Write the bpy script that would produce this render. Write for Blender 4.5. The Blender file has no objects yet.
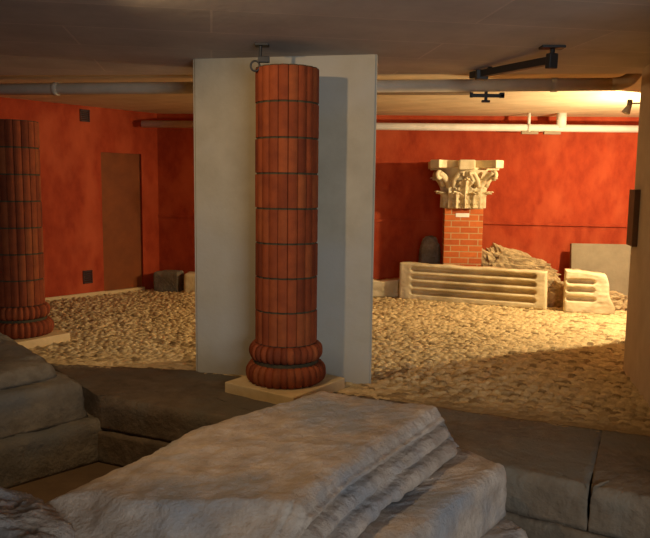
import bpy, bmesh, math, random
import numpy as np
from mathutils import Vector, Matrix, noise

random.seed(7)
SC = bpy.context.scene
C = SC.collection
PI = math.pi

# ------------------------------------------------------------------ materials
def lin(r, g, b):
    f = lambda c: ((c/255+.055)/1.055)**2.4 if c > 10 else c/255/12.92
    return (f(r), f(g), f(b), 1)

def mat(name, c1, c2, scale=6.0, rough=.9, bump=.25, bump_scale=40.0, dist=.01, tint=None, c3=None, stretch=None, spec=.25, metal=0, streak=0):
    m = bpy.data.materials.new(name); m.use_nodes = True
    nt = m.node_tree; N = nt.nodes; L = nt.links
    b = N['Principled BSDF']; b.inputs['Roughness'].default_value = rough
    b.inputs['Specular IOR Level'].default_value = spec
    b.inputs['Metallic'].default_value = metal
    tc = N.new('ShaderNodeTexCoord'); vec = tc.outputs['Object']
    if stretch:
        mp = N.new('ShaderNodeMapping'); mp.inputs['Scale'].default_value = stretch
        L.new(vec, mp.inputs['Vector']); vec = mp.outputs[0]
    n = N.new('ShaderNodeTexNoise'); n.inputs['Scale'].default_value = scale; n.inputs['Detail'].default_value = 8; n.inputs['Roughness'].default_value = .62
    L.new(vec, n.inputs['Vector'])
    r = N.new('ShaderNodeValToRGB'); r.color_ramp.elements[0].position = .34; r.color_ramp.elements[1].position = .66
    r.color_ramp.elements[0].color = c1; r.color_ramp.elements[1].color = c2
    L.new(n.outputs['Fac'], r.inputs['Fac']); col = r.outputs['Color']
    if c3:
        n3 = N.new('ShaderNodeTexNoise'); n3.inputs['Scale'].default_value = scale*.35; n3.inputs['Detail'].default_value = 5
        L.new(vec, n3.inputs['Vector'])
        r3 = N.new('ShaderNodeValToRGB'); r3.color_ramp.elements[0].position = .48; r3.color_ramp.elements[1].position = .66
        r3.color_ramp.elements[0].color = (0, 0, 0, 1); r3.color_ramp.elements[1].color = (1, 1, 1, 1)
        L.new(n3.outputs['Fac'], r3.inputs['Fac'])
        mx = N.new('ShaderNodeMix'); mx.data_type = 'RGBA'
        L.new(r3.outputs['Color'], mx.inputs[0]); L.new(col, mx.inputs[6]); mx.inputs[7].default_value = c3
        col = mx.outputs[2]
    if tint:
        at = N.new('ShaderNodeAttribute'); at.attribute_name = 'tint'
        rt = N.new('ShaderNodeValToRGB')
        rt.color_ramp.elements[0].position = 0; rt.color_ramp.elements[0].color = tint[0]
        rt.color_ramp.elements[1].position = 1; rt.color_ramp.elements[1].color = tint[-1]
        for k, t in enumerate(tint[1:-1]):
            e = rt.color_ramp.elements.new((k+1)/(len(tint)-1)); e.color = t
        L.new(at.outputs['Fac'], rt.inputs['Fac'])
        mx = N.new('ShaderNodeMix'); mx.data_type = 'RGBA'; mx.blend_type = 'MULTIPLY'; mx.inputs[0].default_value = 1
        L.new(col, mx.inputs[6]); L.new(rt.outputs['Color'], mx.inputs[7]); col = mx.outputs[2]
    L.new(col, b.inputs['Base Color'])
    if bump:
        n2 = N.new('ShaderNodeTexNoise'); n2.inputs['Scale'].default_value = bump_scale; n2.inputs['Detail'].default_value = 9; n2.inputs['Roughness'].default_value = .65
        L.new(vec, n2.inputs['Vector'])
        bp = N.new('ShaderNodeBump'); bp.inputs['Strength'].default_value = bump; bp.inputs['Distance'].default_value = dist
        L.new(n2.outputs['Fac'], bp.inputs['Height']); L.new(bp.outputs[0], b.inputs['Normal'])
    return m

def board_mat(name, c1, c2, line, width, length, rot, lw=.006, bump=.2):
    """concrete cast against boards: noise colour with faint board joints (ceiling plane, object XY)"""
    m = mat(name, c1, c2, 2.2, .95, 0)
    nt = m.node_tree; N = nt.nodes; L = nt.links; b = N['Principled BSDF']
    tc = N.new('ShaderNodeTexCoord'); mp = N.new('ShaderNodeMapping'); mp.inputs['Rotation'].default_value = (0, 0, rot)
    L.new(tc.outputs['Object'], mp.inputs['Vector'])
    br = N.new('ShaderNodeTexBrick'); br.inputs['Scale'].default_value = 1; br.inputs['Mortar Size'].default_value = lw
    br.inputs['Brick Width'].default_value = length; br.inputs['Row Height'].default_value = width; br.offset = .37
    br.inputs['Color1'].default_value = (.86, .86, .86, 1); br.inputs['Color2'].default_value = (1, 1, 1, 1); br.inputs['Mortar'].default_value = line
    L.new(mp.outputs[0], br.inputs['Vector'])
    src = b.inputs['Base Color'].links[0].from_socket
    mx = N.new('ShaderNodeMix'); mx.data_type = 'RGBA'; mx.blend_type = 'MULTIPLY'; mx.inputs[0].default_value = 1
    L.new(src, mx.inputs[6]); L.new(br.outputs['Color'], mx.inputs[7]); L.new(mx.outputs[2], b.inputs['Base Color'])
    n2 = N.new('ShaderNodeTexNoise'); n2.inputs['Scale'].default_value = 14; n2.inputs['Detail'].default_value = 8
    L.new(tc.outputs['Object'], n2.inputs['Vector'])
    ad = N.new('ShaderNodeMath'); ad.operation = 'SUBTRACT'; L.new(n2.outputs['Fac'], ad.inputs[0]); L.new(br.outputs['Fac'], ad.inputs[1])
    bp = N.new('ShaderNodeBump'); bp.inputs['Strength'].default_value = bump; bp.inputs['Distance'].default_value = .01
    L.new(ad.outputs[0], bp.inputs['Height']); L.new(bp.outputs[0], b.inputs['Normal'])
    return m

def brick_mat(name):
    m = mat(name, (.85, .85, .85, 1), (1, 1, 1, 1), 14, .9, 0)
    nt = m.node_tree; N = nt.nodes; L = nt.links; b = N['Principled BSDF']
    tc = N.new('ShaderNodeTexCoord'); sp = N.new('ShaderNodeSeparateXYZ'); L.new(tc.outputs['Object'], sp.inputs[0])
    ad = N.new('ShaderNodeMath'); L.new(sp.outputs[0], ad.inputs[0]); L.new(sp.outputs[1], ad.inputs[1])
    cb = N.new('ShaderNodeCombineXYZ'); L.new(ad.outputs[0], cb.inputs[0]); L.new(sp.outputs[2], cb.inputs[1])
    br = N.new('ShaderNodeTexBrick'); br.inputs['Scale'].default_value = 1; br.inputs['Mortar Size'].default_value = .007
    br.inputs['Brick Width'].default_value = .255; br.inputs['Row Height'].default_value = .088
    br.inputs['Color1'].default_value = lin(205, 112, 55); br.inputs['Color2'].default_value = lin(180, 88, 44); br.inputs['Mortar'].default_value = lin(190, 160, 115)
    L.new(cb.outputs[0], br.inputs['Vector'])
    src = b.inputs['Base Color'].links[0].from_socket
    mx = N.new('ShaderNodeMix'); mx.data_type = 'RGBA'; mx.blend_type = 'MULTIPLY'; mx.inputs[0].default_value = 1
    L.new(src, mx.inputs[6]); L.new(br.outputs['Color'], mx.inputs[7]); L.new(mx.outputs[2], b.inputs['Base Color'])
    bp = N.new('ShaderNodeBump'); bp.invert = True; bp.inputs['Strength'].default_value = .6; bp.inputs['Distance'].default_value = .008
    L.new(br.outputs['Fac'], bp.inputs['Height']); L.new(bp.outputs[0], b.inputs['Normal'])
    return m

M = {}
M['red'] = mat('red_plaster', lin(142, 48, 18), lin(165, 63, 27), 7.0, .85, .3, 26, .014, c3=lin(176, 76, 38), stretch=(1, 1, .55))
M['door'] = mat('brown_red_paint', lin(112, 56, 14), lin(126, 64, 18), 5, .7, .08)
M['render'] = mat('grey_render', lin(156, 145, 122), lin(170, 158, 134), 3.2, .92, .3, 22, .012, c3=lin(164, 156, 140))
M['wallcream'] = mat('cream_render', lin(190, 170, 140), lin(205, 186, 155), 3.0, .92, .15)
M['slabceil'] = board_mat('board_cast_concrete', lin(178, 168, 158), lin(196, 186, 174), (1.12, 1.1, 1.08, 1), .62, 2.6, -.16, .008)
M['backceil'] = board_mat('pale_cast_concrete', lin(206, 184, 146), lin(222, 202, 162), (.86, .84, .8, 1), .16, 1.6, .55, .004)
M['brick'] = mat('column_brick', lin(122, 55, 25), lin(143, 68, 31), 9, .85, .3, 60, .006,
                 tint=[(.55, .5, .48, 1), (.8, .76, .72, 1), (1, 1, 1, 1), (1.0, 1.2, 1.2, 1)])
M['mortar'] = mat('lime_mortar', lin(62, 54, 36), lin(76, 66, 44), 20, .95, .2)
M['plinth'] = mat('plinth_stone', lin(196, 168, 118), lin(212, 184, 134), 7, .9, .2)
M['pier'] = brick_mat('pier_brick')
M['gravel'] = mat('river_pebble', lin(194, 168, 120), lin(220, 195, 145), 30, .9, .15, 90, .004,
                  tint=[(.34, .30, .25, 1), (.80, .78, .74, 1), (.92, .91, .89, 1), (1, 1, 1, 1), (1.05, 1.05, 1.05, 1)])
M['earth'] = mat('packed_earth', lin(96, 76, 54), lin(112, 90, 64), 5, .95, .35, 30)
M['pave'] = mat('dark_paving_stone', lin(92, 78, 61), lin(120, 103, 82), 6, .93, .7, 22, .025, c3=lin(104, 96, 82))
M['block'] = mat('pale_worked_stone', lin(152, 135, 117), lin(188, 169, 148), 7, .92, .8, 34, .025, c3=lin(142, 140, 138))
M['stack'] = mat('dull_worked_stone', lin(108, 98, 82), lin(138, 127, 108), 6.0, .93, .8, 28, .025, c3=lin(108, 106, 100))
M['lime'] = mat('cream_limestone', lin(208, 190, 148), lin(226, 210, 170), 7, .9, .35, 40, .01, c3=lin(186, 168, 128))
M['rubble'] = mat('rubble_stone', lin(140, 118, 84), lin(190, 166, 122), 9, .95, .6, 25, .03)
M['greyslab'] = mat('grey_stone_panel', lin(128, 116, 92), lin(142, 130, 104), 5, .9, .15)
M['black'] = mat('black_metal', (.012, .012, .012, 1), (.02, .019, .018, 1), 10, .5, .05, spec=.4)
M['pipe'] = mat('dull_grey_pipe', lin(178, 166, 142), lin(190, 178, 154), 6, .6, .05)
M['whitepipe'] = mat('white_pipe', lin(206, 198, 182), lin(220, 212, 196), 6, .5, .03)
M['duct'] = mat('grey_sheet', lin(136, 120, 98), lin(146, 130, 106), 5, .7, .03)
M['vent'] = mat('dark_vent_metal', lin(58, 26, 18), lin(70, 32, 22), 9, .6, .05)
M['panel'] = mat('dark_brown_panel', lin(92, 66, 44), lin(106, 76, 52), 6, .6, .05)
M['card'] = mat('white_card', lin(232, 228, 214), lin(240, 236, 222), 6, .7, 0)
M['trim'] = mat('sand_trim', lin(196, 168, 118), lin(208, 180, 130), 6, .9, .1)
M['daylight_frame'] = mat('painted_frame', lin(180, 178, 172), lin(190, 188, 182), 6, .6, 0)

# ------------------------------------------------------------------ helpers
def tag(o, label=None, cat=None, group=None, kind=None):
    if label: o['label'] = label
    if cat: o['category'] = cat
    if group: o['group'] = group
    if kind: o['kind'] = kind
    return o

def link(name, verts, faces, m, parent=None, smooth=False, loc=None, rz=0.0, mats=None, fmat=None, tint=None):
    me = bpy.data.meshes.new(name)
    me.from_pydata([tuple(v) for v in verts], [], faces)
    for mm in (mats or [m]): me.materials.append(mm)
    if fmat is not None: me.polygons.foreach_set('material_index', fmat)
    if tint is not None:
        a = me.attributes.new('tint', 'FLOAT', 'CORNER')
        vals = []
        for p, t in zip(me.polygons, tint): vals += [t]*p.loop_total
        a.data.foreach_set('value', vals)
    bm = bmesh.new(); bm.from_mesh(me); bmesh.ops.recalc_face_normals(bm, faces=bm.faces); bm.to_mesh(me); bm.free()
    if smooth: me.polygons.foreach_set('use_smooth', [True]*len(me.polygons))
    me.update()
    o = bpy.data.objects.new(name, me); C.objects.link(o)
    if loc is not None: o.location = loc
    o.rotation_euler = (0, 0, rz)
    if parent: o.parent = parent
    return o

def thing(name, loc, label, cat, rz=0.0, group=None):
    o = bpy.data.objects.new(name, None); C.objects.link(o)
    o.empty_display_size = .2
    o.location = loc; o.rotation_euler = (0, 0, rz)
    return tag(o, label, cat, group)

class MB:
    def __init__(s): s.v = []; s.f = []
    def add(s, v, f):
        k = len(s.v); s.v += [tuple(q) for q in v]; s.f += [[i+k for i in q] for q in f]; return s
    def box(s, x0, x1, y0, y1, z0, z1, bev=0.0, mtx=None):
        bm = bmesh.new(); bmesh.ops.create_cube(bm, size=1)
        for v in bm.verts:
            v.co = Vector((x0+(v.co.x+.5)*(x1-x0), y0+(v.co.y+.5)*(y1-y0), z0+(v.co.z+.5)*(z1-z0)))
        if bev: bmesh.ops.bevel(bm, geom=list(bm.edges), offset=bev, segments=2, affect='EDGES', profile=.6)
        if mtx: bmesh.ops.transform(bm, matrix=mtx, verts=bm.verts)
        bm.verts.index_update()
        s.add([v.co.copy() for v in bm.verts], [[v.index for v in f.verts] for f in bm.faces]); bm.free(); return s
    def prism(s, poly, z0, z1):
        n = len(poly)
        z0s = z0 if isinstance(z0, (list, tuple)) else [z0]*n
        z1s = z1 if isinstance(z1, (list, tuple)) else [z1]*n
        v = [(p[0], p[1], z) for p, z in zip(poly, z0s)]+[(p[0], p[1], z) for p, z in zip(poly, z1s)]
        f = [list(range(n))[::-1], list(range(n, 2*n))]+[[i, (i+1) % n, n+(i+1) % n, n+i] for i in range(n)]
        return s.add(v, f)
    def tube(s, pts, r, n=14, caps=True):
        pts = [Vector(p) for p in pts]; rs = r if isinstance(r, (list, tuple)) else [r]*len(pts)
        V = []; F = []; ref = None
        for i, p in enumerate(pts):
            t = ((pts[min(i+1, len(pts)-1)]-pts[max(i-1, 0)])).normalized()
            if ref is None:
                ref = Vector((0, 0, 1)) if abs(t.z) < .9 else Vector((1, 0, 0))
            u = (ref-t*ref.dot(t)).normalized(); w = t.cross(u); ref = u
            for k in range(n):
                a = 2*PI*k/n; V.append(p+(u*math.cos(a)+w*math.sin(a))*rs[i])
        for i in range(len(pts)-1):
            for k in range(n): F.append([i*n+k, i*n+(k+1) % n, (i+1)*n+(k+1) % n, (i+1)*n+k])
        if caps:
            F.append(list(range(n))[::-1]); F.append([(len(pts)-1)*n+k for k in range(n)])
        return s.add(V, F)
    def lathe(s, prof, n=32, c=(0, 0)):
        V = []; F = []
        for r, z in prof:
            for k in range(n):
                a = 2*PI*k/n; V.append((c[0]+r*math.cos(a), c[1]+r*math.sin(a), z))
        for i in range(len(prof)-1):
            for k in range(n): F.append([i*n+k, i*n+(k+1) % n, (i+1)*n+(k+1) % n, (i+1)*n+k])
        F.append(list(range(n))[::-1]); F.append([(len(prof)-1)*n+k for k in range(n)])
        return s.add(V, F)
    def build(s, name, m, parent=None, smooth=False, loc=None, rz=0.0):
        return link(name, s.v, s.f, m, parent, smooth, loc, rz)

def struct(name, mb, m, parent=None):
    o = mb.build(name, m, parent)
    if parent is None: o['kind'] = 'structure'
    return o

def fbm(p, octv=5, gain=.5):
    a = 1.0; t = 0.0; f = 1.0
    for _ in range(octv):
        t += a*noise.noise(Vector(p)*f); a *= gain; f *= 2.03
    return t

def round_poly(poly, it=2, cut=.12):
    """trim each corner by about cut metres"""
    out = []
    n = len(poly)
    for i in range(n):
        p = Vector(poly[i]); a = Vector(poly[i-1]); b = Vector(poly[(i+1) % n])
        da = (a-p); db = (b-p)
        ca = min(cut, da.length*.4); cb = min(cut, db.length*.4)
        A = p+da.normalized()*ca; B = p+db.normalized()*cb
        for k in range(it+2):
            t = k/(it+1); out.append((A*(1-t)**2+p*2*t*(1-t)+B*t*t))
    return out

def resample(poly, N):
    pts = [Vector(p) for p in poly]; n = len(pts)
    L = [(pts[(i+1) % n]-pts[i]).length for i in range(n)]; tot = sum(L)
    out = []; i = 0; acc = 0
    for k in range(N):
        s = tot*k/N
        while acc+L[i] < s: acc += L[i]; i += 1
        out.append(pts[i].lerp(pts[(i+1) % n], (s-acc)/max(L[i], 1e-9)))
    return out

def rough_stone(name, poly, prof, m, label=None, cat=None, parent=None, N=200, amp=.012, freq=5.0, cut=.05, caps=16,
                topf=None, offf=None, seed=0.0, group=None, fine=.35):
    """lofted worked stone. prof = [(z, outward offset)] from base to top; offf(x, y, z) adds to the offset; topf(x, y) adds to z of the top"""
    P = resample(round_poly(poly, cut=cut), N)
    area = sum(P[i].x*P[(i+1) % N].y-P[(i+1) % N].x*P[i].y for i in range(N))
    if area < 0: P = P[::-1]
    nr = []
    for i in range(N):
        t = P[(i+2) % N]-P[i-2]; nr.append(Vector((t.y, -t.x)).normalized())
    cen = sum(P, Vector((0, 0)))/N
    V = []; F = []; ztop = prof[-1][0]; z0 = prof[0][0]
    rings = []
    z_list = []
    for (za, oa), (zb, ob) in zip(prof, prof[1:]):
        k = max(1, int((zb-za)/.022))
        for j in range(k): t = j/k; z_list.append((za+(zb-za)*t, oa+(ob-oa)*t))
    z_list.append(prof[-1])
    for z, o in z_list:
        ring = []
        for p, n in zip(P, nr):
            q = p+n*(o+(offf(p.x, p.y, z) if offf else 0))
            tz = topf(q.x, q.y) if topf else 0
            ring.append(Vector((q.x, q.y, z+tz*max(0, (z-z0)/(ztop-z0)))))
        rings.append(ring)
    last = rings[-1]
    for k in range(1, caps):
        t = 1-k/caps
        ring = []
        for q in last:
            x = cen.x+(q.x-cen.x)*t; y = cen.y+(q.y-cen.y)*t
            ring.append(Vector((x, y, ztop+(topf(x, y) if topf else 0))))
        rings.append(ring)
    for r in rings: V += r
    V.append(Vector((cen.x, cen.y, ztop+(topf(cen.x, cen.y) if topf else 0))))
    V.append(Vector((cen.x, cen.y, z0)))
    R = len(rings)
    for i in range(R-1):
        for k in range(N): F.append([i*N+k, i*N+(k+1) % N, (i+1)*N+(k+1) % N, (i+1)*N+k])
    for k in range(N):
        F.append([(R-1)*N+k, (R-1)*N+(k+1) % N, R*N]); F.append([(k+1) % N, k, R*N+1])
    # displace along rough normals
    me = bpy.data.meshes.new('t'); me.from_pydata([tuple(v) for v in V], [], F); me.update()
    ns = [v.normal.copy() for v in me.vertices]; bpy.data.meshes.remove(me)
    base = Vector((cen.x, cen.y, z0))
    out = []
    for v, n in zip(V, ns):
        if v.z <= z0+.004: out.append(v-base); continue
        p = v+Vector((seed, seed*1.7, 0))
        d = amp*(fbm(p*freq, 4)+fine*fbm(p*freq*7, 3))
        out.append(v+n*d-base)
    for v in out: v.z = max(v.z, 0)
    o = link(name, out, F, m, parent, True, base)
    if label: tag(o, label, cat, group)
    return o

# ------------------------------------------------------------------ camera
F_PX = 700.0; PITCH = math.atan(82/700); ROLL = .012; EYE = Vector((0, 0, 1.6))
cam = bpy.data.cameras.new('camera'); co = bpy.data.objects.new('camera', cam); C.objects.link(co)
cam.sensor_width = 36; cam.lens = 36*F_PX/650; cam.clip_start = .05
right = Vector((1, 0, 0)); up = Vector((0, math.sin(PITCH), math.cos(PITCH))); back = Vector((0, -math.cos(PITCH), math.sin(PITCH)))
r2 = right*math.cos(ROLL)+up*math.sin(ROLL); u2 = -right*math.sin(ROLL)+up*math.cos(ROLL)
co.matrix_world = Matrix(((r2.x, u2.x, back.x, EYE.x), (r2.y, u2.y, back.y, EYE.y), (r2.z, u2.z, back.z, EYE.z), (0, 0, 0, 1)))
SC.camera = co

# ------------------------------------------------------------------ setting
BL = Vector((-2.6, 10.95)); BR = Vector((5.0, 10.62))            # back wall line
LW = Vector((-6.4, 6.47))                                         # left wall runs from BL to here
ZB = 2.69; ZF = 2.63
def back_y(x): return BL.y+(BR.y-BL.y)*(x-BL.x)/(BR.x-BL.x)

def wall_between(a, b, t, z0, z1):
    """wall whose inner face runs a->b with the thickness on the left of that direction"""
    a = Vector(a); b = Vector(b); d = (b-a).normalized(); n = Vector((-d.y, d.x))*t
    return MB().prism([a, b, b+n, a+n], z0, z1)

struct('wall_back', wall_between(BR+Vector((.2, 0)), BL+Vector((-.2, 0.0)), -.25, -.5, ZB), M['red'])
# left wall with a door opening
dl = (BL-LW).normalized(); Llen = (BL-LW).length
def on_left(x_at):   # point of the left wall's face with that x
    return LW+dl*((x_at-LW.x)/dl.x)
DA = on_left(-3.245); DB = on_left(-2.80)
nl = Vector((-dl.y, dl.x))
w = MB()
w.prism([LW, DA, DA+nl*.25, LW+nl*.25], -.5, ZB)
w.prism([DB, BL+dl*.1, BL+dl*.1+nl*.25, DB+nl*.25], -.5, ZB)
w.prism([DA, DB, DB+nl*.25, DA+nl*.25], 2.06, ZB)
w.prism([DA, DB, DB+nl*.25, DA+nl*.25], -.5, 0)
struct('wall_left', w, M['red'])
struct('door_1', MB().prism([DA+nl*.035, DB+nl*.035, DB+nl*.08, DA+nl*.08], 0.0, 2.06), M['door'])
struct('baseboard_left', MB().prism([LW, DA-dl*.0, DA-nl*.03, LW-nl*.03], -.05, .045).prism([DA-dl*0+nl*.034, DB+nl*.034, DB-nl*.03, DA-nl*.03], -.05, .035), M['trim'])
# thin moulding along the back wall
tr = MB()
a = Vector((BL.x, BL.y)); b = Vector((BR.x, BR.y))
tr.prism([a, b, b+Vector((0, -.03)), a+Vector((0, -.03))], [1.105, 1.045, 1.045, 1.105], [1.14, 1.08, 1.08, 1.14])
struct('trim_1', tr, M['red'])
# outer shell, out of the frame
struct('wall_right', MB().box(5.0, 5.2, -2.6, 10.6, -.5, 2.75), M['red'])
struct('wall_outer', MB().box(-6.6, -6.4, -2.6, 6.6, -.5, 2.75), M['red'])
wf = MB()
WX0, WX1, WZ0, WZ1 = .9, 3.9, .6, 2.3
wf.box(-6.6, WX0, -2.7, -2.5, -.5, 2.75).box(WX1, 5.2, -2.7, -2.5, -.5, 2.75).box(WX0, WX1, -2.7, -2.5, -.5, WZ0).box(WX0, WX1, -2.7, -2.5, WZ1, 2.75)
struct('wall_front', wf, M['wallcream'])
wn = MB()
for x in (WX0, (WX0+WX1)/2-.03, WX1-.06): wn.box(x, x+.06, -2.66, -2.6, WZ0, WZ1)
for z in (WZ0, WZ1-.06): wn.box(WX0, WX1, -2.66, -2.6, z, z+.06)
struct('window_1', wn, M['daylight_frame'])  # unseen window, added to hold the cool daylight fill

# floor: trench level with the raised ground behind it
E = [Vector(p) for p in ((-2.6, 5.62), (-1.685, 5.15), (-.35, 4.55), (1.076, 3.86), (1.452, 3.64), (1.765, 3.46), (3.0, 2.8))]   # front edge of the paving
G = [Vector(p) for p in ((-6.4, 6.7), (-3.6, 6.25), (-2.16, 6.06), (-1.12, 5.93), (1.05, 4.88), (2.15, 4.42), (5.0, 3.3))]        # edge of the pebbles
fl = MB().box(-6.6, 5.2, -2.7, 10.9, -.7, -.5)
struct('floor', fl, M['earth'])
terr = [e+Vector((.15, .33)) for e in E]
struct('floor_raised', MB().prism([(-6.4, 6.55), (-2.75, 6.4)]+[tuple(p) for p in terr if p.x > -1.6]+[(5.0, 2.6), (5.0, 10.6), (-2.6, 10.9), (-6.35, 6.5)], -.5, -.05), M['earth'])

# ceilings
s0 = Vector((-6.4, 7.2)); s1 = Vector((5.0, 6.14))
cf = MB().prism([(-6.6, -2.7), (5.2, -2.7), (5.2, s1.y), (-6.6, s0.y)], ZF, 2.95)
struct('ceiling', cf, M['slabceil'])
cb = MB().prism([(-6.6, s0.y), (5.2, s1.y), (5.2, 10.6), (-2.5, 11.2), (-3.0, 11.2), (-6.6, 7.3)], ZB, 2.95)
struct('ceiling_back', cb, M['backceil'])

# big rendered pillar
pa = Vector((-1.105, 5.90)); pb = Vector((.39, 5.60)); pd = (pb-pa).normalized(); pn = Vector((-pd.y, pd.x))*.45
pm = MB()
def pillar_pts(): return [pa, pb, pb+Vector((.018, .45)), pa+Vector((-.04, .45))]
bm = bmesh.new()
vs = [bm.verts.new((p.x, p.y, z)) for z in (-.08, ZF) for p in pillar_pts()]
for f in ((3, 2, 1, 0), (4, 5, 6, 7), (0, 1, 5, 4), (1, 2, 6, 5), (2, 3, 7, 6), (3, 0, 4, 7)): bm.faces.new([vs[i] for i in f])
bmesh.ops.bevel(bm, geom=[e for e in bm.edges if abs(e.verts[0].co.z-e.verts[1].co.z) > 1], offset=.018, segments=3, affect='EDGES')
bm.verts.index_update()
pm.add([v.co.copy() for v in bm.verts], [[v.index for v in f.verts] for f in bm.faces]); bm.free()
struct('pillar', pm, M['render'])

# partition on the right, its end towards the back
qa = Vector((2.692, 6.15)); qd = Vector((-.235, -1.0)).normalized(); qn = Vector((1, -.235)).normalized()
struct('wall_partition', MB().prism([qa, qa+qd*3.4, qa+qd*3.4+qn*.45, qa+qn*.45], -.5, ZF), M['wallcream'])

# ------------------------------------------------------------------ pebbles
def inside(px, py, poly):
    res = np.zeros(px.shape, bool); n = len(poly); j = n-1
    for i in range(n):
        xi, yi = poly[i]; xj, yj = poly[j]
        cnd = ((yi > py) != (yj > py)) & (px < (xj-xi)*(py-yi)/((yj-yi) if yj != yi else 1e-9)+xi)
        res ^= cnd; j = i
    return res

def pebble_bed():
    st = .0135
    xs = np.arange(-5.6, 4.95, st); ys = np.arange(3.4, 10.95, st)
    X, Y = np.meshgrid(xs, ys)
    poly = [tuple(g+Vector((0, -.04))) for g in G]+[(5.0, 10.60), (-2.58, 10.93), (-6.35, 6.5)]
    cell = .054; ang = -.5; sx = .72
    U = (X*math.cos(ang)+Y*math.sin(ang))*sx/cell; V = (-X*math.sin(ang)+Y*math.cos(ang))*1.12/cell
    rng = np.random.default_rng(3)
    T = 512
    jx = rng.random((T, T)); jy = rng.random((T, T)); sz = rng.random((T, T)); ct = rng.random((T, T))
    iu = np.floor(U).astype(int); iv = np.floor(V).astype(int)
    d1 = np.full(X.shape, 9.); d2 = np.full(X.shape, 9.); s1_ = np.zeros(X.shape); c1_ = np.zeros(X.shape)
    for du in (-1, 0, 1):
        for dv in (-1, 0, 1):
            a = (iu+du) % T; b = (iv+dv) % T
            dd = np.hypot(U-(iu+du+.15+.7*jx[a, b]), V-(iv+dv+.15+.7*jy[a, b]))
            new = dd < d1
            d2 = np.where(new, d1, np.minimum(d2, dd))
            s1_ = np.where(new, sz[a, b], s1_); c1_ = np.where(new, ct[a, b], c1_); d1 = np.where(new, dd, d1)
    edge = np.clip((d2-d1)/.45, 0, 1)
    h = np.sqrt(1-(1-edge)**2)*(.020+.024*s1_)*np.clip(1.25-d1*.6, .3, 1)
    # the pebbles sink into trodden earth near the paving
    gx = np.array([g.x for g in G]); gy = np.array([g.y for g in G])
    dist = Y-np.interp(X, gx, gy)
    k = np.clip(dist/.7, 0.0, 1)
    h = h*(.25+.75*k)
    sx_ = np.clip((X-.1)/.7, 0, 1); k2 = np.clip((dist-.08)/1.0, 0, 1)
    c1_ = c1_*(1-sx_*(1-k2)*.95)  # right side darker towards the paving: earth, plus shade put into the tint
    und = .012*np.sin(X*2.1+1)*np.sin(Y*1.7)
    Z = -.03+h+und*k+.02*(1-k)
    ok = inside(X, Y, poly) & (X > -5.5)
    q = ok[:-1, :-1] & ok[1:, :-1] & ok[:-1, 1:] & ok[1:, 1:]
    idx = np.arange(X.size).reshape(X.shape)
    quads = np.stack([idx[:-1, :-1][q], idx[:-1, 1:][q], idx[1:, 1:][q], idx[1:, :-1][q]], 1)
    used = np.unique(quads); remap = np.zeros(X.size, np.int64); remap[used] = np.arange(len(used))
    quads = remap[quads]
    co_ = np.stack([X.ravel()[used], Y.ravel()[used], Z.ravel()[used]], 1)
    me = bpy.data.meshes.new('pebble_bed')
    me.vertices.add(len(co_)); me.vertices.foreach_set('co', co_.ravel().astype(np.float32))
    me.loops.add(quads.size); me.loops.foreach_set('vertex_index', quads.ravel().astype(np.int32))
    me.polygons.add(len(quads)); me.polygons.foreach_set('loop_start', (np.arange(len(quads))*4).astype(np.int32))
    me.update(calc_edges=True)
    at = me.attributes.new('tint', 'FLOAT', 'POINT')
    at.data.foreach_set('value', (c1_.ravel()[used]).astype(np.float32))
    me.polygons.foreach_set('use_smooth', np.ones(len(quads), bool))
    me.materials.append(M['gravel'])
    me.validate()
    o = bpy.data.objects.new('pebble_bed', me); C.objects.link(o)
    return tag(o, 'bed of set river pebbles covering the floor around the rendered pillar', 'pebbles', None, 'stuff')
pebble_bed()

# ------------------------------------------------------------------ paving stones (dark, in front of the pebbles)
def edge_at(x):
    for a, b in zip(E, E[1:]):
        if a.x <= x <= b.x: return a.lerp(b, (x-a.x)/(b.x-a.x))
    return E[-1]
def gline(x):
    for a, b in zip(G, G[1:]):
        if a.x <= x <= b.x: return a.lerp(b, (x-a.x)/(b.x-a.x))
nd = Vector((.42, .91)).normalized()
cuts = [-1.70, -.12, 1.452, 2.62]
def edge_wear(x, y, z):
    e = edge_at(x); d = (Vector((x, y))-e).dot(nd)
    k = max(0, min(1, (z+.06)/.06)); w = .5+.5*noise.noise(Vector((x*5, y*5, 0)))
    return -.045*k*k*(.3+w) if d < .012 else 0
labels = ['long dark paving stone in front of the wide pillar, beside the trench corner',
          'dark paving stone between the big pale block and the black crack',
          'dark paving stone past the black crack, nearest the cream partition']
for i in range(3):
    a, b = cuts[i]+.003, cuts[i+1]-.003
    ea, eb = edge_at(a), edge_at(b)
    ga = ea+nd*1.02-Vector((.006, 0)); gb = eb+nd*1.02+Vector((.006, 0))
    if i == 0: ga = Vector((-2.47, 6.0))
    if i == 2: gb = Vector((2.16, 4.4)); eb = Vector((2.02, 3.34))
    ga.y = gline(ga.x).y+.02; gb.y = gline(gb.x).y+.02
    mids_f = [e for e in E if a < e.x < eb.x]
    mids_b = [Vector((g.x, g.y+.02)) for g in G if ga.x+.05 < g.x < gb.x-.05]
    poly = [ea]+mids_f+[eb]+[gb]+mids_b[::-1]+[ga]
    rough_stone('paving_stone', poly, [(-.252, 0), (-.06, 0), (-.02, 0), (-.008, 0), (0, 0)], M['pave'], labels[i], 'paving stone',
                N=420, amp=.007, freq=4, cut=.003, caps=20, seed=3.1, fine=.6, offf=edge_wear)
lc = [-1.72, -.75, .55, 2.1]
lab2 = ['dark footing stone under the long paving stone, beside the trench corner',
        'dark footing stone under the paved edge, behind the big pale block',
        'dark footing stone under the black crack of the paved edge']
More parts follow.
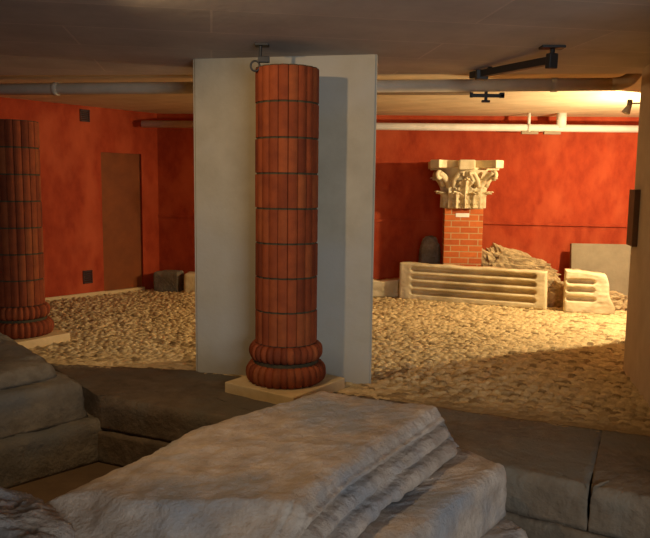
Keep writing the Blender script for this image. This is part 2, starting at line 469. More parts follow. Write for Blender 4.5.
for i in range(3):
    a, b = lc[i]+.004, lc[i+1]-.004
    ea, eb = edge_at(a), edge_at(b); off = nd*-.02
    poly = [ea+off]+[e+off for e in E if a < e.x < b]+[eb+off, eb+nd*.13, ea+nd*.13]
    rough_stone('footing_stone', poly, [(-.5, .02), (-.27, .01), (-.258, -.01)], M['pave'], lab2[i], 'footing stone',
                N=180, amp=.012, freq=5, cut=.03, caps=8, seed=40+i*2.3)

# ------------------------------------------------------------------ big pale block in the front, three courses
bd = Vector((.56, .83)).normalized(); bp_ = Vector((.83, -.56)).normalized()
def B(al, pe, ): return bd*al+bp_*pe
def lerp_pts(pts, t):
    for (ta, pa_), (tb, pb_) in zip(pts, pts[1:]):
        if t <= tb: return Vector(pa_).lerp(Vector(pb_), (t-ta)/(tb-ta))
    return Vector(pts[-1][1])
def moulded_block():
    Lp = [(-.25, (-.90, 2.2)), (0, (-1.09, 2.60)), (.27, (-.80, 3.12)), (.52, (-.66, 3.46)), (1, (.0, 4.17))]
    Rp = [(-.25, (-.30, 2.28)), (0, (-.10, 2.60)), (.3, (.085, 2.98)), (1, (.655, 3.87))]
    prof = [(-.03, .38), (.0, .375), (.02, .352), (.028, .325), (.045, .318), (.050, .310), (.018, .298), (.022, .280), (.060, .268), (.080, .245), (.084, .226),
            (.052, .212), (.058, .198), (.098, .190), (.116, .170), (.120, .145), (.108, .122)]
    pp = [Vector(p) for p in prof]
    fine_p = []
    for a, b in zip(pp, pp[1:]):
        k = max(1, int((b-a).length/.009)); fine_p += [a.lerp(b, t/k) for t in range(k)]
    fine_p.append(pp[-1])
    NS, NT = 150, 64
    rows = []
    for i in range(NS+1):
        t = -.25+1.25*i/NS
        lft = lerp_pts(Lp, t); rgt = lerp_pts(Rp, t)
        e = max(0, (t-.955)/.045); fall = .05*e**2.5                     # worn far edge
        near = max(0, min(1, (.03-t)/.25))
        row = []
        wdir = (rgt-lft).normalized()
        def zt(p, u):
            q = .010*fbm(Vector((p.x*1.7, p.y*1.7, 4)), 3)
            nn = .0+.05*fbm(Vector((p.x*2.6, p.y*2.6, 9)), 3)+.06*max(0, u-.6); nr_ = max(0, min(1, (nn-t)/.30))
            return .38+q-fall-.24*nr_**.8-.025*max(0, (.10-u)/.10)**2
        for z in (.12, .18, .25, .31, .35): row.append(Vector((*(lft+wdir*(-.02)), min(z, zt(lft, 0)-.01+z*.02))))
        for k in range(NT+1):
            u = k/NT; p = lft.lerp(rgt-wdir*.03, u); row.append(Vector((p.x, p.y, zt(p, u))))
        zr = zt(rgt, 1)
        for q in fine_p[1:]:
            z = .12+(q.y-.12)*max(.05, (zr-.12)/.26)
            p = rgt+bp_*q.x*1.18*(1-.25*near)*(1-.3*e*e)
            p = p-bd*(.0)
            row.append(Vector((p.x, p.y, z)))
        rows.append(row)
    # far end: bring the last rows in so that the end rounds off
    W = len(rows[0]); V = [v for r in rows for v in r]; F_ = []
    for i in range(NS):
        for k in range(W-1): a = i*W+k; F_.append([a, a+1, a+1+W, a+W])
    # far face, gently bulging: a grid between the last outline and the base
    last = rows[-1]; prev = NS*W
    for j in range(1, 13):
        t = j/12; ring = []
        for v in last:
            z = v.z+(.12-v.z)*t; out = .09*math.sin(min(1, t*1.3)*PI/2)
            ring.append(Vector((v.x, v.y, z))+Vector((bd.x, bd.y, 0))*out)
        b0 = len(V); V += ring
        for k in range(W-1): F_.append([prev+k, prev+k+1, b0+k+1, b0+k])
        prev = b0
    b0 = len(V); V += [Vector((v.x, v.y, .12)) for v in rows[0]]
    for k in range(W-1): F_.append([k+1, k, b0+k, b0+k+1])
    me = bpy.data.meshes.new('t'); me.from_pydata([tuple(v) for v in V], [], F_); me.update()
    ns = [v.normal.copy() for v in me.vertices]; bpy.data.meshes.remove(me)
    base = Vector((0, 3.2, .12)); out = []
    for v, n in zip(V, ns):
        d = .008*fbm(v*4.2, 4)+.0065*fbm(v*20, 4)
        q = Vector((v.x*.56*3+v.y*.83*3, (v.x*.83-v.y*.56)*10, v.z*16))          # tooling follows the length
        d += .004*fbm(q, 3)
        chip = fbm(Vector((v.x*3.1+7, v.y*3.1, v.z*3)), 4)
        if chip > .42: d -= .03*(chip-.42)
        w_ = v+n*d
        w_.z = max(w_.z, .121)
        out.append(w_-base)
    o = link('moulded_block', out, F_, M['block'], None, True, base)
    tag(o, 'large pale block with moulded side, topmost of the near pale pile', 'stone block')
moulded_block()
c2 = [(.84, 3.87), (1.02, 3.68), (.56, 3.07), (.16, 2.47), (-.15, 2.0), (-1.75, 2.25), (-.55, 4.05), (.1, 4.2)]
rough_stone('stone_course', c2, [(-.17, .01), (.06, 0), (.10, -.012), (.12, -.04)], M['block'],
            'pale course stepping out under the moulded block, middle of the near pile', 'stone course', N=360, amp=.016, freq=4.5, cut=.05, caps=14, seed=9.0)
c3 = [(.96, 3.72), (1.12, 3.52), (.62, 2.85), (.1, 2.05), (-.2, 1.7), (-2.0, 2.2), (-.75, 3.95), (.1, 4.12)]
rough_stone('stone_course', c3, [(-.5, .015), (-.24, 0), (-.19, -.015), (-.17, -.04)], M['block'],
            'pale bottom course of the near pile, a rounded corner showing beside the paving', 'stone course', N=320, amp=.016, freq=4.5, cut=.06, caps=10, seed=15.0)
# rough lump in the corner nearest the viewer
rough_stone('rough_stone', [(-1.02, 2.62), (-.90, 2.40), (-.92, 2.12), (-1.3, 1.95), (-1.75, 2.2), (-1.65, 2.72), (-1.3, 2.76)],
            [(.12, .03), (.26, .0), (.35, -.03), (.385, -.09)], M['block'],
            'rough bluish grey stone lump at the near end of the pale moulded block', 'stone', N=220, amp=.045, freq=4.5, cut=.08, caps=16, seed=21.0)

# ------------------------------------------------------------------ darker stepped pile at the left, three courses
sd = Vector((math.cos(math.radians(46)), math.sin(math.radians(46)))); sp_ = Vector((sd.y, -sd.x))
def S(al, pe): return sd*al+sp_*pe
def al_pe(x, y): v = Vector((x, y)); return v.dot(sd), v.dot(sp_)
eA = al_pe(-1.664, 5.196)[0]
def course(p_front, end, back_len, far, skew=0):
    return [S(end, p_front), S(end+skew, p_front-back_len), S(far, p_front-back_len), S(far, p_front)]
e3 = al_pe(-1.655, 5.20); e2 = al_pe(-1.80, 5.18); e1 = al_pe(-2.05, 5.30)
rough_stone('stone_course', course(e3[1], e3[0]+.03, 1.4, e3[0]-2.6), [(-.5, .02), (-.25, .0), (-.21, -.015), (-.19, -.04)], M['stack'],
            'dull grey bottom course of the stepped pile, standing in the trench', 'stone course', N=320, amp=.02, freq=4.5, cut=.05, caps=10, seed=31.0)
rough_stone('stone_course', course(e2[1]-.06, e2[0]+.03, 1.32, e2[0]-2.6, .02), [(-.19, .03), (-.1, .01), (.05, -.02), (.08, -.035), (.10, -.07)], M['stack'],
            'dull grey middle course of the stepped pile beside the trench', 'stone course', N=320, amp=.02, freq=4.5, cut=.08, caps=10, seed=37.0)
def st_top(x, y):
    a, p = al_pe(x, y)
    return .02*fbm(Vector((x*2, y*2, 1)), 3)+.10*max(0, min(1, (e1[1]-p)/1.1))
rough_stone('stone_course', course(e1[1]-.02, e1[0]-.0, 1.25, e1[0]-2.4, .04), [(.10, .02), (.16, .0), (.185, -.02), (.20, -.05)], M['stack'],
            'dull grey top course of the stepped pile in front of the shorter brick column', 'stone course', N=320, amp=.016, freq=4.5, cut=.09, caps=16, topf=st_top, seed=43.0)

# ------------------------------------------------------------------ brick columns
R0 = .236; NSEG = 20
def shaft(courses, z0, hc, seed):
    rnd = random.Random(seed)
    V = []; Fc = []; fm = []; tn = []
    na = NSEG*6
    prof_a = [(-.5, -.010), (-.44, .0), (-.2, .0045), (.0, .006), (.2, .0045), (.44, .0)]
    zl = []
    for c in range(courses):
        a = z0+c*hc
        zl += [(a, -.010, c), (a+.007, -.008, c), (a+.0075, 0, c), (a+hc*.5, 0, c), (a+hc-.0075, 0, c), (a+hc-.007, -.008, c)]
    zl.append((z0+courses*hc, -.004, courses-1))
    jit = [[rnd.uniform(-.02, .02) for _ in range(NSEG)] for _ in range(courses)]
    tt = [[rnd.random() for _ in range(NSEG)] for _ in range(courses)]
    rr = [[rnd.uniform(-.0025, .0025) for _ in range(NSEG)] for _ in range(courses)]
    for z, dz, c in zl:
        for s in range(NSEG):
            for a, d in prof_a:
                th = 2*PI*(s+.5+a+(jit[c][s] if abs(a) > .4 else 0)*.5)/NSEG
                r = R0+d+dz+(rr[c][s] if dz == 0 else 0)
                V.append((r*math.cos(th), r*math.sin(th), z))
    for i in range(len(zl)-1):
        c = zl[i][2]; mort = zl[i][1] < 0 and zl[i+1][1] < 0
        for k in range(na):
            Fc.append([i*na+k, i*na+(k+1) % na, (i+1)*na+(k+1) % na, (i+1)*na+k])
            s = k//6
            fm.append(1 if mort else 0); tn.append(tt[c][s])
    top = (len(zl)-1)*na
    Fc.append([top+k for k in range(na)]); fm.append(1); tn.append(.5)
    return V, Fc, fm, tn

def ring_bricks(zc, hz, rc, bulge, nseg, seed):
    """ring of rounded wedge bricks"""
    rnd = random.Random(seed)
    V = []; Fc = []; fm = []; tn = []
    prof = []
    for k in range(9):
        a = -PI/2+PI*k/8
        prof.append((rc+bulge*math.cos(a), zc+hz/2*math.sin(a)))
    prof = [(rc-.08, zc-hz/2)]+prof+[(rc-.08, zc+hz/2)]
    pa_ = [(-.5, -.026), (-.36, -.002), (0, .005), (.36, -.002)]
    na = nseg*4
    jit = [rnd.uniform(-.12, .12) for _ in range(nseg)]; ro = [rnd.uniform(-.004, .004) for _ in range(nseg)]; tt = [rnd.random() for _ in range(nseg)]
    for j, (r, z) in enumerate(prof):
        inner = j in (0, len(prof)-1)
        for s in range(nseg):
            for a, d in pa_:
                th = 2*PI*(s+.5+a+(jit[s] if a == -.5 else jit[s]*.5))/nseg
                q = r if inner else r+d+ro[s]
                zz = zc+(z-zc)*(1 if a != -.5 else .93)
                V.append((q*math.cos(th), q*math.sin(th), zz))
    for i in range(len(prof)-1):
        for k in range(na):
            Fc.append([i*na+k, i*na+(k+1) % na, (i+1)*na+(k+1) % na, (i+1)*na+k]); fm.append(0); tn.append(tt[k//4])
    Fc.append(list(range(na))[::-1]); fm.append(1); tn.append(.5)
    Fc.append([(len(prof)-1)*na+k for k in range(na)]); fm.append(1); tn.append(.5)
    return V, Fc, fm, tn

def column(loc, courses, label, clip=None, seed=1, rot=math.radians(10)):
    t = thing('brick_column', loc, label, 'column')
    h = .48
    corners = [Vector((h*math.cos(rot+k*PI/2), h*math.sin(rot+k*PI/2))) for k in range(4)]
    if clip is None: poly = corners
    else:
        pt, n = clip            # keep the side where (p-pt).n < 0
        poly = []
        for i in range(4):
            a, b = corners[i], corners[(i+1) % 4]; da = (a-pt).dot(n); db = (b-pt).dot(n)
            if da < 0: poly.append(a)
            if da*db < 0: poly.append(a.lerp(b, da/(da-db)))
    o = MB().prism(poly, -.02, .082).build('plinth', M['plinth'], t); o['label'] = 'pale cut stone plinth'
    bv = o.modifiers.new('b', 'BEVEL'); bv.width = .008; bv.segments = 2
    V, Fc, fm, tn = ring_bricks(.082+.078, .155, .262, .05, 30, seed+1)
    link('lower_torus', V, Fc, None, t, True, None, 0, [M['brick'], M['mortar']], fm, tn)
    MB().lathe([(.255, .235), (.255, .262)], 40).build('fillet', M['mortar'], t)
    V, Fc, fm, tn = ring_bricks(.262+.066, .13, .243, .042, 30, seed+2)
    link('upper_torus', V, Fc, None, t, True, None, 0, [M['brick'], M['mortar']], fm, tn)
    V, Fc, fm, tn = shaft(courses, .393, .2605, seed)
    link('shaft', V, Fc, None, t, False, None, rot*.5, [M['brick'], M['mortar']], fm, tn)
    return t
CX, CY = -.30, 5.40
pnn = Vector((-pd.y, pd.x))
column((CX, CY, 0), 8, 'tall red brick column standing close in front of the wide grey pillar', (pa-Vector((CX, CY))-pnn*.012, pnn), 5)
column((-3.10, 7.03, -.01), 7, 'shorter red brick column beside the stepped dark stones, before the red wall', None, 23)

# ------------------------------------------------------------------ brick pier with capital
PX, PY = 1.99, 10.2
pr = math.radians(-6)
pier = MB().box(-.27, .27, -.21, .21, -.04, 1.325, .006).build('brick_pier', M['pier'], None, False, (PX, PY, 0), pr)
tag(pier, 'square orange brick pier carrying the carved capital', 'pier')
lbl = MB().box(-.095, .095, -.006, 0, -.028, .028, .002).build('caption_plate', M['card'], None, False, (PX+math.sin(pr)*.21-.02, PY-.212*math.cos(pr)+.002, 1.225), pr)
tag(lbl, 'small white caption plate fixed high on the orange brick pier', 'plate')

cap = thing('carved_capital', (PX, PY, 1.325), 'weathered cream acanthus capital resting on the orange brick pier', 'capital', pr)
MB().lathe([(.28, 0), (.285, .02), (.265, .05), (.255, .30), (.275, .42), (.33, .52), (.37, .565), (.34, .57)], 40).build('bell', M['lime'], cap, True)

def leaf(W, H, r0, out, drop, lobes, ang, name):
    nu, nv = 22, 24
    V = []; F_ = []
    for j in range(nv+1):
        v = j/nv
        # centre line
        t = max(0, (v-.45)/.55)
        zc = H*(v if v < .9 else .9+.1*math.sin((v-.9)/.1*PI/2))
        zc -= drop*max(0, (v-.86)/.14)**2
        rc = r0+.012+out*t**2.0
        wid = W*(.82+.3*math.sin(min(1, v*1.25)*PI*.75))*(1 if v < .7 else math.sqrt(max(0.02, 1-((v-.7)/.3)**2)))
        wid *= 1+.24*math.cos(v*lobes*2*PI)
        for i in range(nu+1):
            u = -1+2*i/nu
            th = ang+u*wid/(rc)
            fold = -.035*abs(u)**1.5+.020*math.cos(u*2.6*PI)*(1-.3*v)+.020*math.cos(v*lobes*2*PI)*abs(u)
            ridge = .022*math.exp(-(u/.14)**2)
            r = rc+fold+ridge
            V.append((r*math.cos(th), r*math.sin(th), zc-abs(u)*.03*v))
    n = (nu+1)*(nv+1)
    for v in list(V):
        rr = math.hypot(v[0], v[1]); k = (rr-.055)/rr; V.append((v[0]*k, v[1]*k, v[2]-.004))
    for j in range(nv):
        for i in range(nu):
            a = j*(nu+1)+i; b = a+1; c = b+nu+1; d = a+nu+1
            F_.append([a, b, c, d]); F_.append([n+d, n+c, n+b, n+a])
    rim = [i for i in range(nu+1)]+[j*(nu+1)+nu for j in range(1, nv+1)]+[nv*(nu+1)+i for i in range(nu-1, -1, -1)]+[j*(nu+1) for j in range(nv-1, 0, -1)]
    for a, b in zip(rim, rim[1:]+rim[:1]): F_.append([b, a, n+a, n+b])
    return link(name, V, F_, M['lime'], cap, True)
for k in range(8): leaf(.110, .27, .275, .125, .045, 3, 2*PI*(k+.5)/8+.0, 'acanthus_leaf')
for k in range(8): leaf(.105, .47, .275, .165, .05, 5, 2*PI*k/8, 'acanthus_leaf')
for k in range(4):
    a = PI/4+k*PI/2
    mb = MB(); d = Vector((math.cos(a), math.sin(a), 0)); pts = []
    for j in range(8):
        t = j/7; pts.append(d*(.30+.24*t**1.6)+Vector((0, 0, .30+.20*t)))
    c0 = d*.52+Vector((0, 0, .455))
    for j in range(16):
        th = PI/2-j*.42; rr = .058-.003*j
        pts.append(c0+d*(math.cos(th)*rr)+Vector((0, 0, math.sin(th)*rr)))
    mb.tube(pts, [.05]*6+[.045]*2+[.034-.001*j for j in range(16)], 10)
    mb.build('volute', M['lime'], cap, True)
    # small stems curling towards the middle of each face
    b = k*PI/2
    mb = MB()
    for sgn in (-1, 1):
        e = Vector((math.cos(b), math.sin(b), 0)); s_ = Vector((-math.sin(b), math.cos(b), 0))*sgn
        mb.tube([e*.30+s_*.18+Vector((0, 0, .30)), e*.34+s_*.16+Vector((0, 0, .40)), e*.385+s_*.10+Vector((0, 0, .49)), e*.40+s_*.04+Vector((0, 0, .50)), e*.40+s_*.05+Vector((0, 0, .455))], [.03, .034, .03, .026, .02], 10)
    mb.build('helix', M['lime'], cap, True)
# concave abacus with blunt horns
ab = []
for k in range(4):
    a = PI/4+k*PI/2; b = a+PI/2
    ca = Vector((math.cos(a), math.sin(a))); na_ = Vector((-math.sin(a), math.cos(a)))
    ab.append(ca*.63-na_*.085); ab.append(ca*.63+na_*.085)
    p0 = ab[-1]; cb_ = Vector((math.cos(b), math.sin(b))); nb = Vector((-math.sin(b), math.cos(b))); p1 = cb_*.63-nb*.085
    mid = Vector((math.cos((a+b)/2), math.sin((a+b)/2)))*.24
    for j in range(1, 8):
        t = j/8; ab.append(p0*(1-t)**2+(mid*2-(p0+p1)*.5)*2*t*(1-t)+p1*t*t)
o = MB().prism(ab, .56, .67).build('abacus', M['lime'], cap)
bv = o.modifiers.new('b', 'BEVEL'); bv.width = .012; bv.segments = 2
for k in range(4):
    b = k*PI/2
    mt = Matrix.Rotation(b, 4, 'Z')
    MB().box(.22, .485, -.11, .11, .535, .672, .02, mt).build('fleuron', M['lime'], cap)

# ------------------------------------------------------------------ fluted slabs
def fluted(name, loc, rz, L, H, T, flutes, x0f, x1f, depth, outline_top, outline_end, m, label, cat, seed, amp=.006):
    """upright slab in local coordinates: front face y=0 (towards -y), x along it"""
    nx = int(L/.016); nz = int(H/.0085)
    V = []; F_ = []
    for j in range(nz+1):
        for i in range(nx+1):
            u = i/nx; v = j/nz
            z = v*(H+outline_top(u)); x = u*(L+outline_end(v))
            d = 0
            for zf, hf in flutes:
                # stadium shaped hollow
                xx = min(max(x, x0f+hf), x1f+outline_end(v)*.3-hf)
                q = math.hypot((x-xx), (z-zf))/hf
                if q < 1: d = max(d, depth*(1-q**3))
            p = Vector((x+seed, d*3, z))
            y = d+amp*(fbm(p*6, 4)+.5*fbm(p*25, 2))
            ed = min(u*L, (1-u)*L, v*H, (1-v)*H); y += .02*max(0, 1-ed/.022)**2
            V.append((x, y, max(0, z+amp*.8*fbm(p*9+Vector((5, 0, 0)), 3)*(1 if v > .9 else 0))))
    n = len(V)
    V += [(v[0], T, v[2]) for v in V]
    W = nx+1
    for j in range(nz):
        for i in range(nx):
            a = j*W+i; F_.append([a, a+1, a+1+W, a+W]); F_.append([n+a+W, n+a+1+W, n+a+1, n+a])
    rim = list(range(W))+[j*W+nx for j in range(1, nz+1)]+[nz*W+i for i in range(nx-1, -1, -1)]+[j*W for j in range(nz-1, 0, -1)]
    for a, b in zip(rim, rim[1:]+rim[:1]): F_.append([b, a, n+a, n+b])
    o = link(name, V, F_, m, None, True, loc, rz)
    return tag(o, label, cat)
sa = Vector((1.075, 10.06)); sb = Vector((2.95, 9.25)); ang = math.atan2(sb.y-sa.y, sb.x-sa.x)
LS = (sb-sa).length
fluted('fluted_slab', (sa.x, sa.y, -.005), ang, LS, .53, .17, [(.115, .041), (.225, .041), (.335, .041), (.445, .041)], .17, LS-.13, .085,
       lambda u: .006*math.sin(u*23)-.01*u, lambda v: .02*(1-v), M['lime'], 'long cream stone slab with four sunken flutes, lying before the brick pier', 'carved slab', 1.0)
fluted('fluted_fragment', (3.145, 9.09, -.005), math.radians(-16), .50, .56, .26, [(.19, .041), (.31, .041), (.42, .040)], .02, .36, .08,
       lambda u: -.03*max(0, u-.3)-.02*u, lambda v: .12*(1-v)**.8+.03*math.sin(v*9)*(1-v), M['lime'], 'short broken cream slab with three flutes, past the end of the long slab', 'carved fragment', 9.0, .010)
lf = fluted('stone_fragment', (.30, 10.26, -.005), math.radians(-5), .80, .26, .22, [], 0, .1, .0,
       lambda u: .02*math.sin(u*7), lambda v: 0, M['lime'], 'low cream stone fragment between the wide pillar and the long fluted slab', 'stone fragment', 14.0, .012)

# rubble and other stones at the back
def boulder(name, loc, size, label, cat, seed, m='rubble', rough=.28, sharp=2.2, rz=0.0, shape=None):
    bm = bmesh.new(); bmesh.ops.create_icosphere(bm, subdivisions=5, radius=1)
    V = []
    for v in bm.verts:
        p = v.co.copy()
        p = Vector((math.copysign(abs(p.x)**.6, p.x), math.copysign(abs(p.y)**.6, p.y), math.copysign(abs(p.z)**.6, p.z)))
        p *= 1+rough*fbm(v.co*sharp+Vector((seed, 0, 0)), 5, .55)
        if name == 'rubble_mass':
            dd, _ = noise.voronoi(Vector((p.x*2.6, p.y*1.2, p.z*2.3))+Vector((seed, 2, 5))); p += v.co*.16*min(1, (dd[1]-dd[0])*2.2)
        if shape: p = shape(p)
        V.append(Vector((p.x*size[0], p.y*size[1], max(p.z*size[2], -size[2]*.9)+size[2]*.9)))
    bm.verts.index_update()
    F_ = [[v.index for v in f.verts] for f in bm.faces]; bm.free()
    o = link(name, V, F_, M[m], None, False, loc, rz)
    return tag(o, label, cat)
def wedge(p):  # high at -x, low at +x
    k = (p.x+1)/2
    return Vector((p.x, p.y, p.z if p.z < 0 else p.z*(1.08-.72*k)))
boulder('rubble_mass', (2.80, 10.12, -.03), (.52, .19, .43), 'jagged rubble masonry sloping down behind the long fluted slab', 'masonry', 3.0, shape=wedge, rough=.17, sharp=5.2)
boulder('rubble_stone', (3.10, 9.62, -.03), (.22, .16, .22), 'rough rubble lump in the gap between the two fluted slabs', 'stone', 8.0, rough=.3)
boulder('rubble_stone', (3.92, 9.42, -.03), (.17, .14, .13), 'pale rubble lump beside the short broken slab, before the grey panel', 'stone', 12.0, rough=.3)
boulder('dark_stone', (1.57, 10.46, -.03), (.16, .12, .475), 'upright stone in the shadow just beside the brick pier', 'stone', 16.0, 'stack', .1)
gp = MB().box(-.50, .50, -.05, .05, 0, .84, .008).build('stone_tablet', M['greyslab'], None, False, (4.13, 10.2, -.02), math.radians(-8))
gp.rotation_euler = (math.radians(-9), 0, math.radians(-6))
tag(gp, 'plain grey stone panel leaning against the red wall behind the broken slab', 'stone panel')
ds = rough_stone('stone_block', [(-2.62, 10.55), (-2.22, 10.48), (-2.18, 10.78), (-2.5, 10.82)], [(-.03, 0), (.24, 0), (.275, -.01), (.29, -.03)], M['stack'],
                 'dark low stone in the corner of the red walls', 'stone', N=120, amp=.01, cut=.03, caps=6, seed=3)
rough_stone('stone_block', [(-2.13, 10.45), (-1.5, 10.40), (-1.48, 10.68), (-2.10, 10.74)], [(-.03, 0), (.23, 0), (.265, -.01), (.28, -.03)], M['lime'],
            'cream low stone at the red wall, half hidden by the wide pillar', 'stone', N=120, amp=.012, cut=.03, caps=6, seed=6)

# ------------------------------------------------------------------ pipes and ceiling fittings
def bez(p0, p1, p2, n=8):
    p0, p1, p2 = Vector(p0), Vector(p1), Vector(p2)
    return [p0*(1-t)**2+p1*2*t*(1-t)+p2*t*t for t in [k/n for k in range(n+1)]]
bpv = thing('grey_pipe', (-.4, 7.18, 2.6), 'thick dull grey pipe crossing behind the wide pillar under the ceiling', 'pipe')
def rel(pts, o): return [Vector(p)-Vector(o.location) for p in pts]
pz = 2.588
p_l = Vector((-5.2, 7.84, pz)); p_e = Vector((2.66, 6.72, pz)); pdv = (p_e-p_l).normalized()
MB().tube(rel([p_l, p_l.lerp(p_e, .5), p_e], bpv), .060, 18).build('pipe_run', M['pipe'], bpv, True)
MB().tube(rel(bez(p_e, p_e+pdv*.22, p_e+pdv*.24+Vector((0, 0, .2)), 10), bpv), .0615, 18).build('elbow', M['pipe'], bpv, True)
for t in (.30, .935):
    q = p_l.lerp(p_e, t)
    MB().tube(rel([q-pdv*.03, q+pdv*.03], bpv), .067, 18).build('coupling', M['pipe'], bpv, True)
wp0 = Vector((-2.75, 10.60, 2.50)); wp1 = Vector((4.6, 10.15, 2.475)); wd = (wp1-wp0).normalized()
wpt = thing('white_pipe', (1.0, 10.35, 2.48), 'long thin white pipe running along the top of the red back wall', 'pipe')
MB().tube(rel([wp0, wp1], wpt), .052, 16).build('pipe_run', M['whitepipe'], wpt, True)
q = wp0.lerp(wp1, .77)
MB().tube(rel([q, q+Vector((0, 0, ZB-q.z+.01))], wpt), .022, 10).build('hanger', M['whitepipe'], wpt, True)
MB().tube(rel([q-wd*.02, q+wd*.02], wpt), .062, 14).build('clamp', M['whitepipe'], wpt, True)
q = wp0.lerp(wp1, .832)
MB().tube(rel([q, q+Vector((0, 0, ZB-q.z+.01))], wpt), .07, 14).build('branch', M['whitepipe'], wpt, True)
for t in (.772, .815):
    q = wp0.lerp(wp1, t)-Vector((0, 0, .062))
    MB().box(-.12, .12, -.03, .03, -.028, .02, .006, Matrix.Translation(q-Vector(wpt.location))).build('clip', M['duct'], wpt)
dk = MB().box(-.2, 1.50, -.10, .10, 2.585, ZB+.005).build('ceiling_duct', M['duct'], None, False, (0.0, 7.62, 0), -.10)
tag(dk, 'flat grey duct under the pale ceiling, just behind the thick grey pipe', 'duct')

# black rail on the ceiling
ra = Vector((1.64, 5.22, 2.535)); rb = Vector((1.27, 6.3, 2.588)); rdv = (rb-ra).normalized()
tl = thing('ceiling_rail', (1.5, 5.5, ZF), 'black metal rail hung at a slant under the dark ceiling', 'rail')
rz_ = math.atan2(rdv.y, rdv.x); pitch_ = -math.asin(rdv.z)
mt = Matrix.Translation(ra-Vector(tl.location)) @ Matrix.Rotation(rz_, 4, 'Z') @ Matrix.Rotation(pitch_, 4, 'Y')
MB().box(0, (rb-ra).length, -.03, .03, -.03, .028, .006, mt).build('rail', M['black'], tl)
MB().box(-.005, .05, -.036, .036, -.06, .048, .008, mt).build('end_cap', M['black'], tl)
MB().box(-.10, .07, -.05, .05, ZF-.016, ZF+.002, .004, Matrix.Translation(Vector((ra.x, ra.y, 0))-Vector(tl.location))).build('mounting_plate', M['black'], tl)
MB().tube(rel([ra+rdv*.03, Vector((ra.x, ra.y+.03, ZF))], tl), .018, 8).build('hanger', M['black'], tl)
MB().tube(rel([rb-rdv*.22, Vector((rb.x+.12, rb.y-.19, ZF))], tl), .018, 8).build('hanger', M['black'], tl)
MB().box(-.05, .05, -.035, .035, -.05, .03, .006, Matrix.Translation(rb-rdv*.16-Vector(tl.location))).build('adapter', M['black'], tl)

# black bracket below the big pipe
bk = thing('pipe_bracket', (1.54, 6.89, 2.492), 'small black bracket with a knob hanging just below the thick grey pipe', 'bracket')
MB().box(-.165, .165, -.02, .02, -.016, .016, .005).build('bar', M['black'], bk)
MB().box(.12, .165, -.02, .02, -.02, .03, .005).build('arm', M['black'], bk)
MB().box(-.165, -.135, -.015, .015, -.02, .03, .005).build('arm', M['black'], bk)
MB().tube([(-.01, 0, .045), (-.01, 0, -.05)], .016, 10).build('stem', M['black'], bk)
MB().box(-.05, .03, -.02, .02, -.065, -.043, .006).build('knob', M['black'], bk)

# hook beside the column top
hk = thing('ceiling_hook', (-.475, 5.27, ZF), 'small black ceiling hook with a ring beside the tall column top', 'hook')
MB().box(-.055, .045, -.05, .05, -.014, .002, .004).build('mounting_plate', M['black'], hk)
MB().tube([(-.015, 0, -.01), (-.02, 0.0, -.12)], .012, 10).build('stem', M['black'], hk)
MB().box(-.035, .05, -.02, .02, -.13, -.085, .006).build('clamp', M['black'], hk)
ringp = [(-.055+.033*math.cos(a), 0, -.155+.036*math.sin(a)) for a in [2*PI*k/18 for k in range(19)]]
MB().tube(ringp, .0075, 8, False).build('ring', M['black'], hk, True)

# little lamp at the end of the partition
lp = thing('spot_lamp', (2.80, 6.62, 2.40), 'tiny grey spot lamp on a thin arm behind the partition edge', 'lamp')
MB().tube([(.0, 0, 0), (.08, -.04, .0), (.12, -.45, 0)], .007, 8).build('arm', M['pipe'], lp, True)
MB().tube([(.005, 0, .035), (0, 0, -.03)], [.024, .022], 14).build('head', M['pipe'], lp, True)
MB().tube([(0, 0, -.022), (-.03, 0, -.085)], [.022, .040], 14).build('shade', M['card'], lp, True)

# vents on the left wall and the brown panel on the partition
lrz = math.atan2(dl.y, dl.x)
def vent(x, z, w_, h_, label):
    p = on_left(x)
    t = thing('wall_vent', (p.x, p.y, z), label, 'vent', lrz)
    fr = MB(); fr.box(-w_/2, w_/2, -.012, 0, -h_/2, -h_/2+.018).box(-w_/2, w_/2, -.012, 0, h_/2-.018, h_/2).box(-w_/2, -w_/2+.018, -.012, 0, -h_/2, h_/2).box(w_/2-.018, w_/2, -.012, 0, -h_/2, h_/2)
    fr.build('frame', M['vent'], t)
    n = 5
    for k in range(n):
        zz = -h_/2+.02+(h_-.04)*(k+.5)/n
        MB().box(-w_/2+.01, w_/2-.01, -.010, .0, -.008, .010, 0, Matrix.Translation((0, 0, zz)) @ Matrix.Rotation(.5, 4, 'X')).build('slat', M['vent'], t)
    MB().box(-w_/2+.01, w_/2-.01, -.003, .0, -h_/2+.01, h_/2-.01).build('backing', M['black'], t)
vent(-3.40, 2.555, .15, .17, 'small dark vent high on the red wall beside the ceiling')
vent(-3.415, .275, .15, .19, 'small dark vent low on the red wall beside the brown door')
pq = qa+qd*.10
pnl = MB().box(-.05, .20, -.0, .045, -.24, .24, .006).build('wall_panel', M['panel'], None, False, (pq.x, pq.y, 1.37), math.atan2(qd.y, qd.x))
pnl.rotation_euler = (0, 0, math.atan2(-qd.y, -qd.x))
pnl.location = (qa.x+qd.x*.22, qa.y+qd.y*.22, 1.37)
tag(pnl, 'dark brown flat panel fixed at eye height on the cream partition', 'panel')

# ------------------------------------------------------------------ lights
def look(o, d): o.rotation_euler = Vector(d).to_track_quat('-Z', 'Y').to_euler()
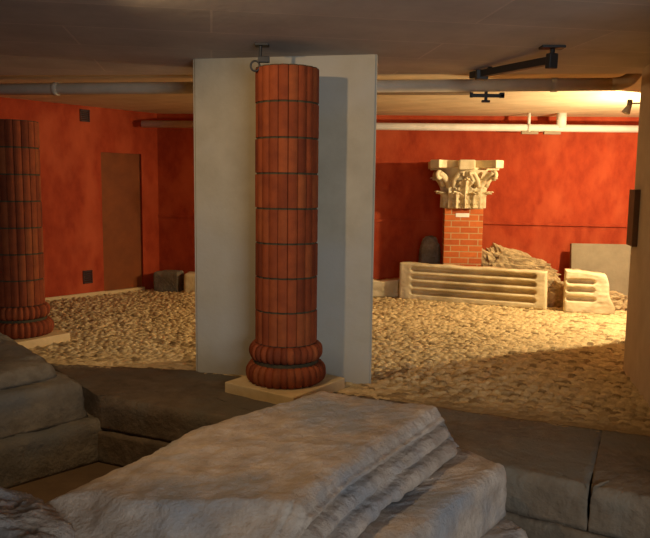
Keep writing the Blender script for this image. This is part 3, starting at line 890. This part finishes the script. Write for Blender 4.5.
# floodlight in the back part, hidden behind the partition
LP = Vector((3.9, 8.05, 2.08))
l = bpy.data.lights.new('flood', 'SPOT'); l.energy = 425; l.color = (1.0, .79, .48); l.spot_size = math.radians(172); l.spot_blend = .025; l.shadow_soft_size = .05
o = bpy.data.objects.new('flood', l); C.objects.link(o); o.location = LP
a = Vector((.60, 5.66, 0)); b = Vector((3.09, 7.09, 0)); ldir = (b-a).normalized()
nrm = ldir.cross(LP-a).normalized()
if nrm.y < 0: nrm = -nrm
look(o, nrm)
l = bpy.data.lights.new('left_fill', 'SPOT'); l.energy = 420; l.color = (1.0, .74, .40); l.spot_size = math.radians(46); l.spot_blend = .55; l.shadow_soft_size = .05  # added unseen spot, warm fill for the left wall and shorter column
o = bpy.data.objects.new('left_fill', l); C.objects.link(o); o.location = (4.3, 9.2, 2.3); look(o, Vector((-3.3, 8.3, .7))-o.location)
# warm spot near the ceiling at the front, over the ruins
l = bpy.data.lights.new('key', 'SPOT'); l.energy = 100; l.color = (1.0, .68, .36); l.spot_size = math.radians(125); l.spot_blend = .5; l.shadow_soft_size = .035
o = bpy.data.objects.new('key', l); C.objects.link(o); o.location = (-1.32, 3.52, 2.59); look(o, Vector((.05, 4.9, .6))-o.location)
# cool daylight fill, set in an added, unseen window behind the viewer
l = bpy.data.lights.new('daylight', 'AREA'); l.shape = 'RECTANGLE'; l.size = WX1-WX0; l.size_y = WZ1-WZ0; l.energy = 76; l.color = (.82, .90, 1.0); l.spread = math.radians(95)
o = bpy.data.objects.new('daylight', l); C.objects.link(o); o.location = ((WX0+WX1)/2, -2.45, (WZ0+WZ1)/2); look(o, (-.13, 1, -.02))

wd_ = bpy.data.worlds.new('world'); SC.world = wd_; wd_.use_nodes = True
wd_.node_tree.nodes['Background'].inputs[0].default_value = (.6, .75, 1, 1); wd_.node_tree.nodes['Background'].inputs[1].default_value = .4

SC.view_settings.view_transform = 'Standard'; SC.view_settings.look = 'None'
SC.view_settings.exposure = 0; SC.view_settings.gamma = 1; SC.view_settings.use_curve_mapping = False
SC.cycles.use_denoising = True
SC.cycles.max_bounces = 8; SC.cycles.diffuse_bounces = 5
